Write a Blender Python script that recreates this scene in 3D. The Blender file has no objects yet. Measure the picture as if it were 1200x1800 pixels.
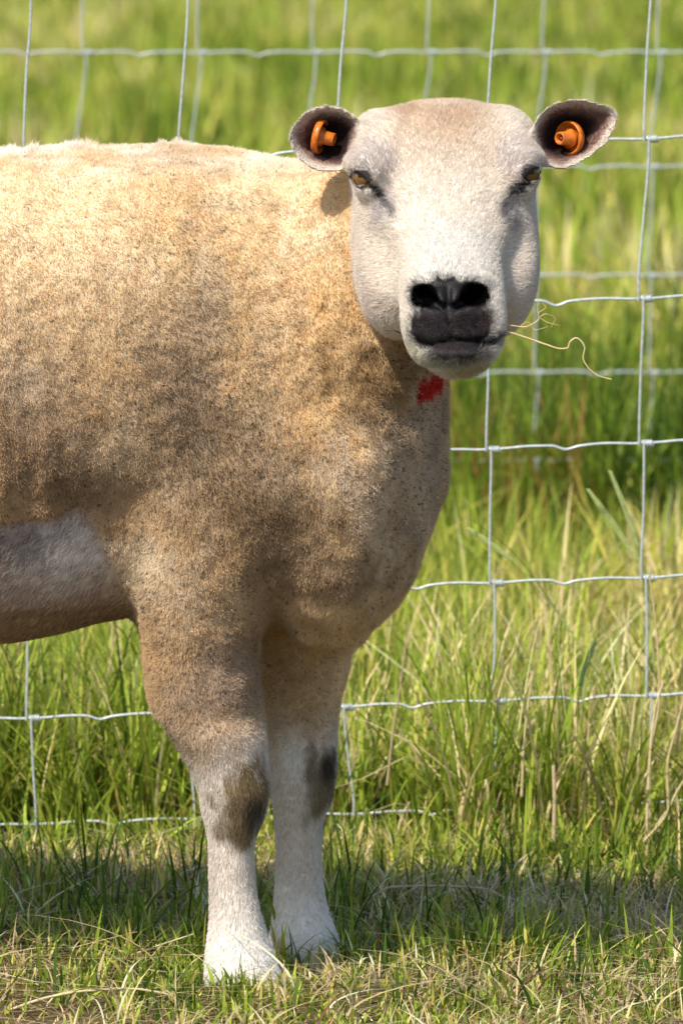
import bpy, math, random
import numpy as np
from mathutils import Vector, Matrix
R = math.radians
C = bpy.context.scene.collection
rng = np.random.default_rng(7)
random.seed(7)

# ------------------------------------------------------------------ camera, sky, sun, exposure
CAM_Y, CAM_Z, FPX = -7.6, 1.04, 15480.0
TILT = math.atan(1280 / FPX)
cam_d = bpy.data.cameras.new('camera')
cam = bpy.data.objects.new('camera', cam_d); C.objects.link(cam)
cam.location = (0, CAM_Y, CAM_Z); cam.rotation_euler = (math.pi / 2 - TILT, 0, 0)
cam_d.sensor_fit = 'VERTICAL'; cam_d.sensor_height = 36; cam_d.sensor_width = 24
cam_d.lens = FPX / 1800 * 36; cam_d.clip_end = 2000; cam_d.clip_start = 0.1
cam_d.dof.use_dof = True; cam_d.dof.focus_distance = 7.62; cam_d.dof.aperture_fstop = 17
sc = bpy.context.scene
sc.camera = cam
SUN_DIR = Vector((0.53, 0.76, -1.15)).normalized()      # the way the light travels
w = bpy.data.worlds.new('World'); sc.world = w; w.use_nodes = True
nt = w.node_tree; bg = nt.nodes['Background']
sky = nt.nodes.new('ShaderNodeTexSky'); sky.sky_type = 'NISHITA'; sky.sun_disc = False
sky.sun_elevation = math.asin(-SUN_DIR.z)
sky.sun_rotation = math.atan2(-SUN_DIR.x, -SUN_DIR.y)
sky.altitude = 50; sky.air_density = 1.0; sky.dust_density = 1.2
nt.links.new(sky.outputs[0], bg.inputs[0]); bg.inputs[1].default_value = 0.14
sd = bpy.data.lights.new('sun', 'SUN'); sd.energy = 4.6; sd.angle = R(0.5); sd.color = (1, 0.93, 0.82)
so = bpy.data.objects.new('sun', sd); C.objects.link(so); so.location = (-3, -5, 8)
so.rotation_euler = SUN_DIR.to_track_quat('-Z', 'Y').to_euler()
sc.view_settings.view_transform = 'Standard'; sc.view_settings.look = 'None'
sc.view_settings.exposure = 0.40; sc.view_settings.gamma = 1
sc.render.engine = 'CYCLES'
sc.cycles.use_denoising = True
try: sc.cycles.denoiser = 'OPENIMAGEDENOISE'
except Exception: pass
sc.cycles.max_bounces = 6; sc.cycles.transparent_max_bounces = 8

def W(px, py, Y):
    """world point on the plane y=Y seen at a photo pixel (used to take measurements off the photo)"""
    u = (px - 600) / FPX; v = -(py - 900) / FPX
    ct, st = math.cos(TILT), math.sin(TILT)
    d = np.array([u, ct + v * st, -st + v * ct])
    return np.array([0, CAM_Y, CAM_Z]) + d * ((Y - CAM_Y) / d[1])
def wx(px, Y, py=900): return W(px, py, Y)[0]
def wz(py, Y): return W(600, py, Y)[2]

# ------------------------------------------------------------------ helpers
def tag(o, label=None, cat=None, group=None, kind=None):
    if label: o['label'] = label
    if cat: o['category'] = cat
    if group: o['group'] = group
    if kind: o['kind'] = kind
    return o
def empty(name, loc):
    o = bpy.data.objects.new(name, None); C.objects.link(o); o.location = loc; o.empty_display_size = .05
    return o
def np_mesh(name, V, F, parent=None, mat=None, smooth=True, col=None):
    """V (n,3), F (m,4) or (m,3) arrays -> one mesh object"""
    me = bpy.data.meshes.new(name)
    V = np.ascontiguousarray(V, dtype=np.float32); F = np.ascontiguousarray(F, dtype=np.int32)
    k = F.shape[1]
    me.vertices.add(len(V)); me.vertices.foreach_set('co', V.ravel())
    me.loops.add(F.size); me.loops.foreach_set('vertex_index', F.ravel())
    me.polygons.add(len(F)); me.polygons.foreach_set('loop_start', np.arange(len(F), dtype=np.int32) * k)
    me.polygons.foreach_set('loop_total', np.full(len(F), k, dtype=np.int32))
    if smooth: me.polygons.foreach_set('use_smooth', np.ones(len(F), dtype=bool))
    if col is not None:
        a = me.attributes.new('col', 'FLOAT_COLOR', 'POINT')
        c4 = np.ones((len(V), 4), dtype=np.float32); c4[:, :3] = col
        a.data.foreach_set('color', c4.ravel())
    me.update(calc_edges=True); me.validate()
    o = bpy.data.objects.new(name, me); C.objects.link(o)
    if mat: me.materials.append(mat)
    if parent:
        o.parent = parent; o.matrix_parent_inverse = Matrix.Translation(-Vector(parent.location))
    return o
def hash01(i, j, k, s=0):
    h = (i.astype(np.int64) * 73856093) ^ (j.astype(np.int64) * 19349663) ^ (k.astype(np.int64) * 83492791) ^ (s * 2654435761)
    h = (h ^ (h >> 13)) * 1274126177 & 0x7fffffffffff
    h = (h ^ (h >> 16)) * 668265263 & 0x7fffffffffff
    h = h ^ (h >> 15)
    return (h & 0xffffff) / float(0x1000000)
def vnoise(P, freq, s=0):
    """smooth value noise in [-1,1]; freq scalar or 3-vector"""
    Q = P * freq; I = np.floor(Q); f = Q - I; f = f * f * (3 - 2 * f)
    i, j, k = I[:, 0], I[:, 1], I[:, 2]
    r = 0
    for a in (0, 1):
        for b in (0, 1):
            for c in (0, 1):
                wgt = (f[:, 0] if a else 1 - f[:, 0]) * (f[:, 1] if b else 1 - f[:, 1]) * (f[:, 2] if c else 1 - f[:, 2])
                r = r + wgt * hash01(i + a, j + b, k + c, s)
    return r * 2 - 1
def fbm(P, freq, s=0, n=3):
    r = 0; a = 1.0; t = 0; fr = np.asarray(freq, dtype=float)
    for q in range(n):
        r = r + a * vnoise(P, fr, s + q); t += a; a *= .55; fr = fr * 2.07
    return r / t
def worley(P, freq, s=0):
    """distance to nearest scattered point (cell units), and that cell's random value"""
    Q = P * freq; I = np.floor(Q)
    best = np.full(len(P), 9.0); val = np.zeros(len(P))
    for a in (-1, 0, 1):
        for b in (-1, 0, 1):
            for c in (-1, 0, 1):
                J = I + (a, b, c)
                pt = J + np.stack([hash01(J[:, 0], J[:, 1], J[:, 2], s + q) for q in (1, 2, 3)], 1)
                d = ((pt - Q) ** 2).sum(1); m = d < best
                best = np.where(m, d, best)
                val = np.where(m, hash01(J[:, 0], J[:, 1], J[:, 2], s + 9), val)
    return np.sqrt(best), val
def sstep(a, b, x):
    t = np.clip((x - a) / (b - a), 0, 1); return t * t * (3 - 2 * t)
def nodes(name, rough=.6, base=None, spec=.3):
    m = bpy.data.materials.new(name); m.use_nodes = True
    b = m.node_tree.nodes['Principled BSDF']
    b.inputs['Roughness'].default_value = rough
    b.inputs['Specular IOR Level'].default_value = spec
    if base: b.inputs['Base Color'].default_value = (*base, 1)
    return m, m.node_tree, b
def noise_tint(nt, b, c1, c2, scale, detail=4, coord='Object'):
    tc = nt.nodes.new('ShaderNodeTexCoord'); n = nt.nodes.new('ShaderNodeTexNoise')
    n.inputs['Scale'].default_value = scale; n.inputs['Detail'].default_value = detail
    r = nt.nodes.new('ShaderNodeValToRGB'); r.color_ramp.elements[0].color = (*c1, 1); r.color_ramp.elements[1].color = (*c2, 1)
    r.color_ramp.elements[0].position = .3; r.color_ramp.elements[1].position = .7
    nt.links.new(tc.outputs[coord], n.inputs[0]); nt.links.new(n.outputs[0], r.inputs[0]); nt.links.new(r.outputs[0], b.inputs['Base Color'])
    return n

# ------------------------------------------------------------------ materials
def attr_mat(name, rough, spec, transl=0, bump=0, bscale=900):
    m, nt, b = nodes(name, rough, None, spec)
    a = nt.nodes.new('ShaderNodeAttribute'); a.attribute_name = 'col'
    nt.links.new(a.outputs['Color'], b.inputs['Base Color'])
    if bump:
        tc = nt.nodes.new('ShaderNodeTexCoord'); n = nt.nodes.new('ShaderNodeTexNoise'); n.inputs['Scale'].default_value = bscale
        bp = nt.nodes.new('ShaderNodeBump'); bp.inputs['Strength'].default_value = bump; bp.inputs['Distance'].default_value = .001
        nt.links.new(tc.outputs['Object'], n.inputs[0]); nt.links.new(n.outputs[0], bp.inputs['Height']); nt.links.new(bp.outputs[0], b.inputs['Normal'])
    if transl:
        out = nt.nodes['Material Output']; mx = nt.nodes.new('ShaderNodeMixShader'); t = nt.nodes.new('ShaderNodeBsdfTranslucent')
        nt.links.new(a.outputs['Color'], t.inputs[0]); mx.inputs[0].default_value = transl
        nt.links.new(b.outputs[0], mx.inputs[1]); nt.links.new(t.outputs[0], mx.inputs[2]); nt.links.new(mx.outputs[0], out.inputs[0])
    return m
M_skin = attr_mat('sheep_skin', .55, .25, 0, .5)
_t = M_skin.node_tree; _m = _t.nodes.new('ShaderNodeMapRange'); _m.inputs[1].default_value = .0098; _m.inputs[2].default_value = .014; _m.inputs[3].default_value = .30; _m.inputs[4].default_value = .75
_s = _t.nodes.new('ShaderNodeMapRange'); _s.inputs[1].default_value = .002; _s.inputs[2].default_value = .009; _s.inputs[3].default_value = 0; _s.inputs[4].default_value = .10
_t.links.new([n for n in _t.nodes if n.type == 'ATTRIBUTE'][0].outputs['Fac'], _s.inputs[0]); _t.links.new(_s.outputs[0], _t.nodes['Principled BSDF'].inputs['Specular IOR Level'])
_t.links.new([n for n in _t.nodes if n.type == 'ATTRIBUTE'][0].outputs['Fac'], _m.inputs[0]); _t.links.new(_m.outputs[0], _t.nodes['Principled BSDF'].inputs['Roughness'])
M_hair = attr_mat('sheep_hair', .6, .25, .25)
M_grass = attr_mat('grass_blade', .55, .22, .36)
M_straw = attr_mat('dry_straw', .5, .3, .25)
def wire_mat():
    m, nt, b = nodes('galvanised_wire', .42, (.5, .54, .54), .5)
    b.inputs['Metallic'].default_value = .25
    noise_tint(nt, b, (.36, .40, .41), (.58, .62, .61), 260)
    return m
M_wire = wire_mat()

# ------------------------------------------------------------------ the sheep's body as one implicit surface
def pchip(x, xs, ys):
    """smooth monotone interpolation through nodes"""
    xs = np.asarray(xs, float); ys = np.asarray(ys, float)
    h = np.diff(xs); d = np.diff(ys) / h; m = np.zeros(len(xs)); m[0] = d[0]; m[-1] = d[-1]
    for i in range(1, len(xs) - 1):
        if d[i - 1] * d[i] > 0:
            w1 = 2 * h[i] + h[i - 1]; w2 = h[i] + 2 * h[i - 1]
            m[i] = (w1 + w2) / (w1 / d[i - 1] + w2 / d[i])
    x = np.clip(x, xs[0], xs[-1]); i = np.clip(np.searchsorted(xs, x) - 1, 0, len(h) - 1)
    t = (x - xs[i]) / h[i]; t2 = t * t; t3 = t2 * t
    return (2*t3-3*t2+1)*ys[i] + (t3-2*t2+t)*h[i]*m[i] + (-2*t3+3*t2)*ys[i+1] + (t3-t2)*h[i]*m[i+1]
class Op:
    def __init__(s, f, lo, hi, k=.02, mode='add', part='body'):
        s.f, s.lo, s.hi, s.k, s.mode, s.part = f, np.array(lo, float), np.array(hi, float), k, mode, part
OPS = []
def smin(a, b, k):
    h = np.clip(.5 + .5 * (b - a) / k, 0, 1); return b + (a - b) * h - k * h * (1 - h)
def op_ell(c, r, rot=None, k=.02, mode='add', part='body'):
    c = np.array(c, float); r = np.array(r, float); Rm = np.eye(3) if rot is None else np.array(rot)   # rows = local axes
    def f(x, y, z):
        dx, dy, dz = x - c[0], y - c[1], z - c[2]
        q = [(Rm[i][0] * dx + Rm[i][1] * dy + Rm[i][2] * dz) for i in range(3)]
        k0 = np.sqrt((q[0] / r[0]) ** 2 + (q[1] / r[1]) ** 2 + (q[2] / r[2]) ** 2)
        k1 = np.sqrt((q[0] / r[0]**2) ** 2 + (q[1] / r[1]**2) ** 2 + (q[2] / r[2]**2) ** 2) + 1e-9
        return k0 * (k0 - 1) / k1
    m = max(r); OPS.append(Op(f, c - m, c + m, k, mode, part))
def op_cap(a, b, ra, rb, k=.02, mode='add', part='body'):
    a = np.array(a, float); b = np.array(b, float); ab = b - a; L = (ab ** 2).sum()
    def f(x, y, z):
        t = np.clip(((x - a[0]) * ab[0] + (y - a[1]) * ab[1] + (z - a[2]) * ab[2]) / L, 0, 1)
        return np.sqrt((x - a[0] - t * ab[0]) ** 2 + (y - a[1] - t * ab[1]) ** 2 + (z - a[2] - t * ab[2]) ** 2) - (ra + (rb - ra) * t)
    m = max(ra, rb); OPS.append(Op(f, np.minimum(a, b) - m, np.maximum(a, b) + m, k, mode, part))
def op_column(rows, k=.02, e=2.0, part='body', mode='add'):
    """rows: (py, pxL, pxR, Yc, hY) measured from the photo, stacked in z"""
    Z, XC, HX, YC, HY = [], [], [], [], []
    for py, l, r, yc, hy in rows:
        a, b = W(l, py, yc), W(r, py, yc)
        Z.append(a[2]); XC.append((a[0] + b[0]) / 2); HX.append((b[0] - a[0]) / 2); YC.append(yc); HY.append(hy)
    o = np.argsort(Z); Z, XC, HX, YC, HY = [np.array(v)[o] for v in (Z, XC, HX, YC, HY)]
    def f(x, y, z):
        zz = z.ravel(); sh = z.shape
        xc, hx, yc, hy = [pchip(zz, Z, v).reshape(sh) for v in (XC, HX, YC, HY)]
        rr = ((np.abs(x - xc) / hx) ** e + (np.abs(y - yc) / hy) ** e) ** (1 / e)
        d = (rr - 1) * np.minimum(hx, hy)
        return np.maximum(d, np.maximum(Z[0] - z, z - Z[-1]))
    OPS.append(Op(f, (min(XC - HX), min(YC - HY), Z[0]), (max(XC + HX), max(YC + HY), Z[-1]), k, mode, part))
def op_barrel(cols, k=.03, e=2.7, part='body'):
    """cols: (px, pyTop, pyBot, Yc, hY) strung along x"""
    X, ZC, HZ, YC, HY = [], [], [], [], []
    for px, t, b, yc, hy in cols:
        a, c = W(px, t, yc), W(px, b, yc)
        X.append(a[0]); ZC.append((a[2] + c[2]) / 2); HZ.append((a[2] - c[2]) / 2); YC.append(yc); HY.append(hy)
    X, ZC, HZ, YC, HY = [np.array(v) for v in (X, ZC, HZ, YC, HY)]
    def f(x, y, z):
        xx = x.ravel(); sh = x.shape
        zc, hz, yc, hy = [pchip(xx, X, v).reshape(sh) for v in (ZC, HZ, YC, HY)]
        rr = ((np.abs(z - zc) / hz) ** e + (np.abs(y - yc) / hy) ** e) ** (1 / e)
        d = (rr - 1) * np.minimum(hz, hy)
        return np.maximum(d, np.maximum(X[0] - x, x - X[-1]))
    OPS.append(Op(f, (X[0], min(YC - HY), min(ZC - HZ)), (X[-1], max(YC + HY), max(ZC + HZ)), k, 'add', part))

YB = .09
op_barrel([(-1340, 520, 640, YB, .03), (-1320, 430, 760, YB, .09), (-1250, 340, 900, YB, .15), (-1050, 280, 1020, YB, .19), (-700, 262, 1010, YB, .205),
           (-300, 262, 995, YB, .205), (0, 266, 978, YB, .20), (150, 261, 948, YB, .195), (300, 259, 940, YB, .185), (430, 270, 1010, YB, .175), (520, 292, 1075, YB, .165),
           (600, 320, 1098, YB, .15), (670, 400, 1060, YB, .12), (715, 520, 990, YB, .085), (738, 640, 900, YB, .045), (745, 700, 820, YB, .02)], .03)
op_barrel([(-1200, 600, 1010, YB, .12), (-900, 600, 1120, YB, .155), (-400, 600, 1150, YB, .165), (0, 600, 1142, YB, .165), (100, 600, 1126, YB, .16), (200, 600, 1101, YB, .15),
           (320, 620, 1090, YB, .13), (460, 700, 1100, YB, .10)], .012, 2.0)
op_column([(290, 630, 770, .05, .06), (330, 600, 800, .05, .085), (420, 560, 796, .03, .10), (520, 530, 784, .03, .11), (620, 510, 772, .03, .12), (700, 500, 771, .04, .13), (790, 490, 766, .05, .135),
           (860, 480, 762, .06, .135), (930, 480, 752, .07, .13), (1010, 480, 705, .08, .12), (1060, 500, 655, .09, .10), (1100, 520, 610, .09, .07)], .055)
op_column([(700, 230, 560, .02, .06), (800, 215, 580, .01, .09), (900, 208, 560, .01, .10), (960, 220, 520, .01, .095), (1060, 238, 470, .01, .082), (1140, 252, 452, .01, .07),
           (1225, 262, 455, .005, .06), (1250, 272, 459, .005, .058), (1290, 302, 464, 0, .054), (1350, 335, 470, 0, .046), (1400, 353, 471, 0, .043), (1440, 361, 460, 0, .037), (1490, 368, 443, 0, .029),
           (1560, 371, 448, 0, .028), (1620, 371, 460, 0, .031), (1680, 364, 479, 0, .036), (1730, 362, 496, 0, .040), (1765, 368, 500, 0, .038)], .022, 2.2)
op_column([(980, 450, 690, .17, .07), (1060, 448, 652, .17, .075), (1120, 452, 622, .17, .066), (1200, 456, 604, .17, .056), (1260, 464, 591, .17, .048), (1310, 470, 590, .17, .044), (1350, 476, 590, .17, .043),
           (1400, 481, 583, .17, .041), (1440, 485, 567, .17, .035), (1500, 487, 563, .17, .029), (1560, 485, 566, .17, .028), (1620, 480, 581, .17, .031), (1660, 475, 593, .17, .036), (1715, 472, 600, .17, .038)], .02, 2.2)
for yl, dx in ((-.01, 0), (.19, 45)):     # hind legs: thigh, hock pointing back, upright shank (outside the picture)
    op_column([(560, -1290+dx, -900+dx, yl, .07), (760, -1300+dx, -900+dx, yl, .085), (920, -1290+dx, -960+dx, yl, .075), (1050, -1270+dx, -1040+dx, yl, .06), (1180, -1270+dx, -1120+dx, yl, .042),
               (1270, -1290+dx, -1165+dx, yl, .032), (1330, -1300+dx, -1185+dx, yl, .030), (1420, -1275+dx, -1195+dx, yl, .026), (1560, -1265+dx, -1188+dx, yl, .025), (1660, -1265+dx, -1165+dx, yl, .032), (1745, -1262+dx, -1140+dx, yl, .036)], .03)
op_ell(W(-1325, 520, YB), (.03, .035, .08), None, .03)                                 # tail

# head frame: a runs poll -> nose, c points out of the brow
O = W(784, 300, -.13)
TH = R(38)
ax = np.array([.035, -math.cos(TH), -math.sin(TH)]); ax /= np.linalg.norm(ax)
cx = np.array([0, -math.sin(TH), math.cos(TH)]); cx -= ax * ax.dot(cx); cx /= np.linalg.norm(cx)
bx = np.cross(cx, ax); bx = bx if bx[0] > 0 else -bx
def H(s, b, c): return O + ax * s + bx * b + cx * c
def op_head(rows, k=.012, e=2.2):
    """rows: (s, halfwidth, dorsal, ventral)"""
    S, HWD, DO, VE = [np.array(v, float) for v in zip(*rows)]
    def f(x, y, z):
        dx, dy, dz = x - O[0], y - O[1], z - O[2]
        s = ax[0] * dx + ax[1] * dy + ax[2] * dz; b = bx[0] * dx + bx[1] * dy + bx[2] * dz; c = cx[0] * dx + cx[1] * dy + cx[2] * dz
        sr = s.ravel(); sh = s.shape
        hw, do, ve = [pchip(sr, S, v).reshape(sh) for v in (HWD, DO, VE)]
        cc = (do + ve) / 2; hc = (do - ve) / 2
        rr = ((np.abs(b) / hw) ** e + (np.abs(c - cc) / hc) ** e) ** (1 / e)
        return np.maximum((rr - 1) * np.minimum(hw, hc), np.maximum(S[0] - s, s - S[-1]))
    pts = np.array([H(s, sb * h, c) for s, h, d, v in rows for sb in (-1, 1) for c in (d, v)])
    OPS.append(Op(f, pts.min(0), pts.max(0), k, 'add', 'head'))
op_head([(-.125, .02, -.045, -.07), (-.115, .05, -.024, -.10), (-.095, .066, -.003, -.115), (-.06, .073, .007, -.12), (-.03, .075, .006, -.122), (0, .071, .002, -.12), (.02, .062, .000, -.115), (.04, .053, -.002, -.110), (.065, .047, -.003, -.10),
         (.09, .044, -.001, -.092), (.12, .042, .001, -.080), (.15, .0405, .000, -.060), (.168, .0385, -.007, -.053), (.180, .034, -.018, -.053), (.189, .027, -.027, -.053), (.194, .016, -.033, -.051), (.197, .004, -.040, -.047)], .012, 2.35)
for s in (-1, 1):
    rot = [ax, bx, cx]
    op_ell(H(.024, s * .042, -.080), (.070, .035, .060), rot, .016, 'add', 'head')         # cheek muscle
    op_ell(H(-.014, s * .063, -.010), (.026, .018, .018), rot, .016, 'add', 'head')       # orbit ridge
    op_ell(H(-.055, s * .056, -.024), (.04, .024, .026), rot, .02, 'add', 'head')         # temple up to the ear root
    op_ell(H(.150, s * .0225, -.045), (.036, .0175, .026), rot, .010, 'add', 'head')      # upper lip lobe
op_ell(H(.153, .010, -.068), (.027, .0175, .0165), [ax, bx, cx], .017, 'add', 'head')          # chin
op_ell(H(.08, 0, -.094), (.075, .034, .020), [ax, bx, cx], .02, 'add', 'head')            # lower jaw
op_cap(W(640, 470, .05), H(-.05, 0, -.07), .10, .068, .03)                                # nape joining the neck to the skull

for s in (-1, 1): op_ell(H(.075, s * .066, -.035), (.040, .019, .018), [ax, bx, cx], .016, 'sub', 'head')     # hollow between nose bridge and cheek
# ears: cupped leaf shapes opening towards the camera
EARS = []
def make_ear(poly, Yc, tilt_y, depth, side):
    P3 = np.array([W(px, py, Yc) for px, py in poly]); ctr = P3.mean(0)
    nrm = np.array([tilt_y, -1, .12]); nrm /= np.linalg.norm(nrm)
    eu = np.array([1, 0, 0]) - nrm * nrm[0]; eu /= np.linalg.norm(eu); ev = np.cross(eu, nrm); ev = ev if ev[2] > 0 else -ev
    # outline points slid along the view direction (y) onto the ear plane
    P3[:, 1] = ctr[1] - ((P3[:, 0] - ctr[0]) * nrm[0] + (P3[:, 2] - ctr[2]) * nrm[2]) / nrm[1]
    q = P3 - ctr; U, V = q @ eu, q @ ev
    an = np.arctan2(V, U); ra = np.hypot(U, V); o = np.argsort(an); an, ra = an[o], ra[o]
    an = np.concatenate([[an[-1] - 2 * math.pi], an, [an[0] + 2 * math.pi]]); ra = np.concatenate([[ra[-1]], ra, [ra[0]]])
    ga = np.linspace(-math.pi, math.pi, 181); gr = np.interp(ga, an, ra)
    for _ in range(3): gr[1:-1] = .25 * gr[:-2] + .5 * gr[1:-1] + .25 * gr[2:]
    def f(x, y, z):
        dx, dy, dz = x - ctr[0], y - ctr[1], z - ctr[2]
        u = eu[0] * dx + eu[1] * dy + eu[2] * dz; v = ev[0] * dx + ev[1] * dy + ev[2] * dz; n = nrm[0] * dx + nrm[1] * dy + nrm[2] * dz
        r = np.hypot(u, v); Rr = np.interp(np.arctan2(v, u).ravel(), ga, gr).reshape(r.shape)
        rho = r / Rr
        bowl = -depth * (1 - np.clip(rho, 0, 1.1) ** 2.4)
        d1 = (np.abs(n - bowl) - .0033) * .75
        d2 = (rho - 1) * Rr * .8
        return np.maximum(d1, d2)
    OPS.append(Op(f, P3.min(0) - (0, .03, 0), P3.max(0) + (0, depth + .02, 0), .006, 'add', 'ear'))
    EARS.append(dict(ctr=ctr, n=nrm, u=eu, v=ev, depth=depth, side=side, ga=ga, gr=gr))
make_ear([(634, 214), (612, 196), (590, 187), (567, 185), (545, 193), (524, 211), (508, 236), (513, 262), (530, 283), (552, 297), (580, 301), (607, 295), (622, 280), (632, 250)], -.085, -.1, .034, -1)
make_ear([(934, 228), (944, 206), (962, 188), (988, 178), (1018, 176), (1052, 182), (1084, 193), (1086, 210), (1074, 236), (1052, 262), (1024, 282), (992, 295), (966, 293), (944, 280), (934, 255)], -.085, .1, .034, 1)

def sdf_pts(P, parts=None):
    D = np.full(len(P), .3); x, y, z = P[:, 0].copy(), P[:, 1].copy(), P[:, 2].copy()
    for o in OPS:
        if parts and o.part not in parts: continue
        d = o.f(x, y, z); D = smin(D, d, o.k) if o.mode == 'add' else -smin(-D, d, o.k)
    return D
def hit(px, py, parts=None):
    """march the camera's ray at a photo pixel to the sheep: used once to measure where a feature sits on the head"""
    p0 = W(px, py, -.6); p1 = W(px, py, .4); t = np.linspace(0, 1, 1500)
    P = p0 + (p1 - p0) * t[:, None]; D = sdf_pts(P, parts); i = np.argmax(D < 0)
    p = P[i]; e = .002
    g = np.array([sdf_pts(np.array([p + e * np.eye(3)[q], p - e * np.eye(3)[q]]), parts) @ (1, -1) for q in range(3)]); g /= np.linalg.norm(g)
    return p, g

# features carved into the head
HP = ('head',)
nost = []
for (px, py, s) in ((742, 520, -1), (835, 518, 1)):
    p, g = hit(px, py, HP); nost.append(p); p2, _ = hit(px - s * 36, py + 23, HP)
    a_, _ = hit(px - 24 * s, py - 28, HP); b_, _ = hit(px + 16 * s, py - 25, HP)
    op_cap(a_ + (0, .002, 0), b_ + (0, .002, 0), .0045, .0045, .006, 'add', 'head')
    for dy in (0, .006, .013): op_cap(p + (0, dy, 0), p2 + (0, dy, 0), .0080 - dy * .12, .0030, .002, 'sub', 'head')
    op_cap(hit(px + 22 * s, py - 6, HP)[0], hit(px + 20 * s, py + 8, HP)[0], .0042, .0035, .004, 'sub', 'head')
for a, b in (((733, 600), (755, 611)), ((755, 611), (776, 606)), ((776, 606), (797, 601)), ((797, 601), (840, 603)), ((840, 603), (862, 598)), ((862, 598), (880, 588))):
    pa, _ = hit(*a, HP); pb, _ = hit(*b, HP); op_cap(pa, pb, .0026, .0026, .004, 'sub', 'head')
pa, _ = hit(789, 552, HP); pb, _ = hit(793, 590, HP); op_cap(pa, pb, .0015, .0015, .005, 'sub', 'head')
pa, _ = hit(787, 505, HP); pb, _ = hit(788, 548, HP); op_cap(pa, pb, .0012, .002, .005, 'sub', 'head')
p, g = hit(800, 618, HP); op_ell(p + (0, .004, -.001), (.022, .009, .007), None, .006, 'add', 'head')   # lower lip
EYES = []
def mirror(p): d = p - O; return p - 2 * bx * d.dot(bx)
_lm = {q: hit(*q, HP) for q in ((633, 310), (616, 309), (631, 298), (652, 319), (633, 326), (668, 343), (684, 368), (613, 286), (640, 283), (660, 302))}
def hm(q, m):
    p = _lm[q][0]; return mirror(p) if m else p
for s in (-1, 1):      # landmarks measured on the left eye; the right one is their mirror image across the head
    m_ = s > 0
    p, g = _lm[(633, 310)]
    if m_: p = mirror(p); g = g - 2 * bx * g.dot(bx)
    gg = g + np.array([0, -.6, 0]); gg /= np.linalg.norm(gg)
    rad = .0125; c = p - gg * (rad + .0008)
    hh = {k: hm(q, m_) for k, q in dict(o=(616, 309), t=(631, 298), i=(652, 319), l=(633, 326), g1=(668, 343), g2=(684, 368)).items()}
    lidp = [hm(q, m_) for q in ((613, 286), (640, 283), (660, 302))]
    EYES.append((c, gg, s, rad))
    u = hh['i'] - hh['o']; wd_ = np.linalg.norm(u) / 2; u /= np.linalg.norm(u); v = gg - u * u.dot(gg); v /= np.linalg.norm(v); n = np.cross(u, v)
    op_ell((hh['o'] + hh['i']) / 2, (wd_ * 1.12, .0095, .0086), [u, v, n], .002, 'sub', 'head')
    f_ = gg * .0006
    op_cap(hh['i'] + f_, hh['g1'], .0028, .0032, .003, 'sub', 'head'); op_cap(hh['g1'], hh['g2'], .0032, .0020, .006, 'sub', 'head')
    up_ = np.array([0, 0, .0002])
    op_cap(hh['o'] - f_, hh['t'] + f_ * 3 + up_, .0018, .0023, .002, 'add', 'head'); op_cap(hh['t'] + f_ * 3 + up_, hh['i'] + f_ + up_, .0023, .0016, .003, 'add', 'head')
    op_cap(hh['o'] - f_, hh['l'] - up_, .0014, .0016, .002, 'add', 'head'); op_cap(hh['l'] - up_, hh['i'] - f_, .0016, .0012, .002, 'add', 'head')
    b1, b2, b3 = lidp
    op_cap(b1, b2 + gg * .001, .0040, .0048, .007, 'add', 'head'); op_cap(b2 + gg * .001, b3, .0048, .0035, .007, 'add', 'head')
for (x0, y0, x1, y1, yp) in ((432, 1672, 440, 1755, 0), (536, 1640, 540, 1700, .17)):      # cleft between the toes
    op_cap(W(x0, y0, yp - .04), W(x1, y1, yp - .045), .003, .005, .008, 'sub', 'body')
# creases on the neck
for pts in (((605, 560), (632, 690), (668, 775)), ((578, 610), (594, 690), (632, 780)), ((648, 640), (668, 690), (720, 740))):
    H3 = [hit(*q, ('body',))[0] for q in pts]
    for a, b in zip(H3[:-1], H3[1:]): op_cap(a + (0, -.003, 0), b + (0, -.003, 0), .004, .004, .016, 'sub', 'body')

print('ops', len(OPS))
def axis(a, f0, f1, b, hc, hf):
    A = np.arange(a, f0, hc); B = np.arange(f0, f1, hf); D_ = np.arange(f1, b + hc, hc)
    return np.concatenate([A, B, D_]).astype(np.float32)
X = axis(wx(-1420, YB), wx(470, 0), wx(1110, -.1), wx(1110, -.1) + .01, .007, .0022)
Y = axis(-.36, -.34, .0, .34, .006, .0022)
Z = axis(-.03, wz(720, 0), wz(150, 0), wz(150, 0) + .01, .0055, .0022)
D = np.full((len(X), len(Y), len(Z)), .3, dtype=np.float32)
print('grid', D.shape)
order = [o for o in OPS if o.part == 'body'] + [o for o in OPS if o.part == 'head']
order_e = [o for o in OPS if o.part == 'ear']
for o in order + order_e:
    pad = .012 + o.k
    ii = [np.searchsorted(A, v) for A, v in zip((X, Y, Z), o.lo - pad)]; jj = [np.searchsorted(A, v) for A, v in zip((X, Y, Z), o.hi + pad)]
    if any(j <= i for i, j in zip(ii, jj)): continue
    sl = tuple(slice(i, j) for i, j in zip(ii, jj))
    gx, gy, gz = np.meshgrid(X[sl[0]], Y[sl[1]], Z[sl[2]], indexing='ij')
    d = o.f(gx, gy, gz).astype(np.float32)
    D[sl] = smin(D[sl], d, o.k) if o.mode == 'add' else -smin(-D[sl], d, o.k)
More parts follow.
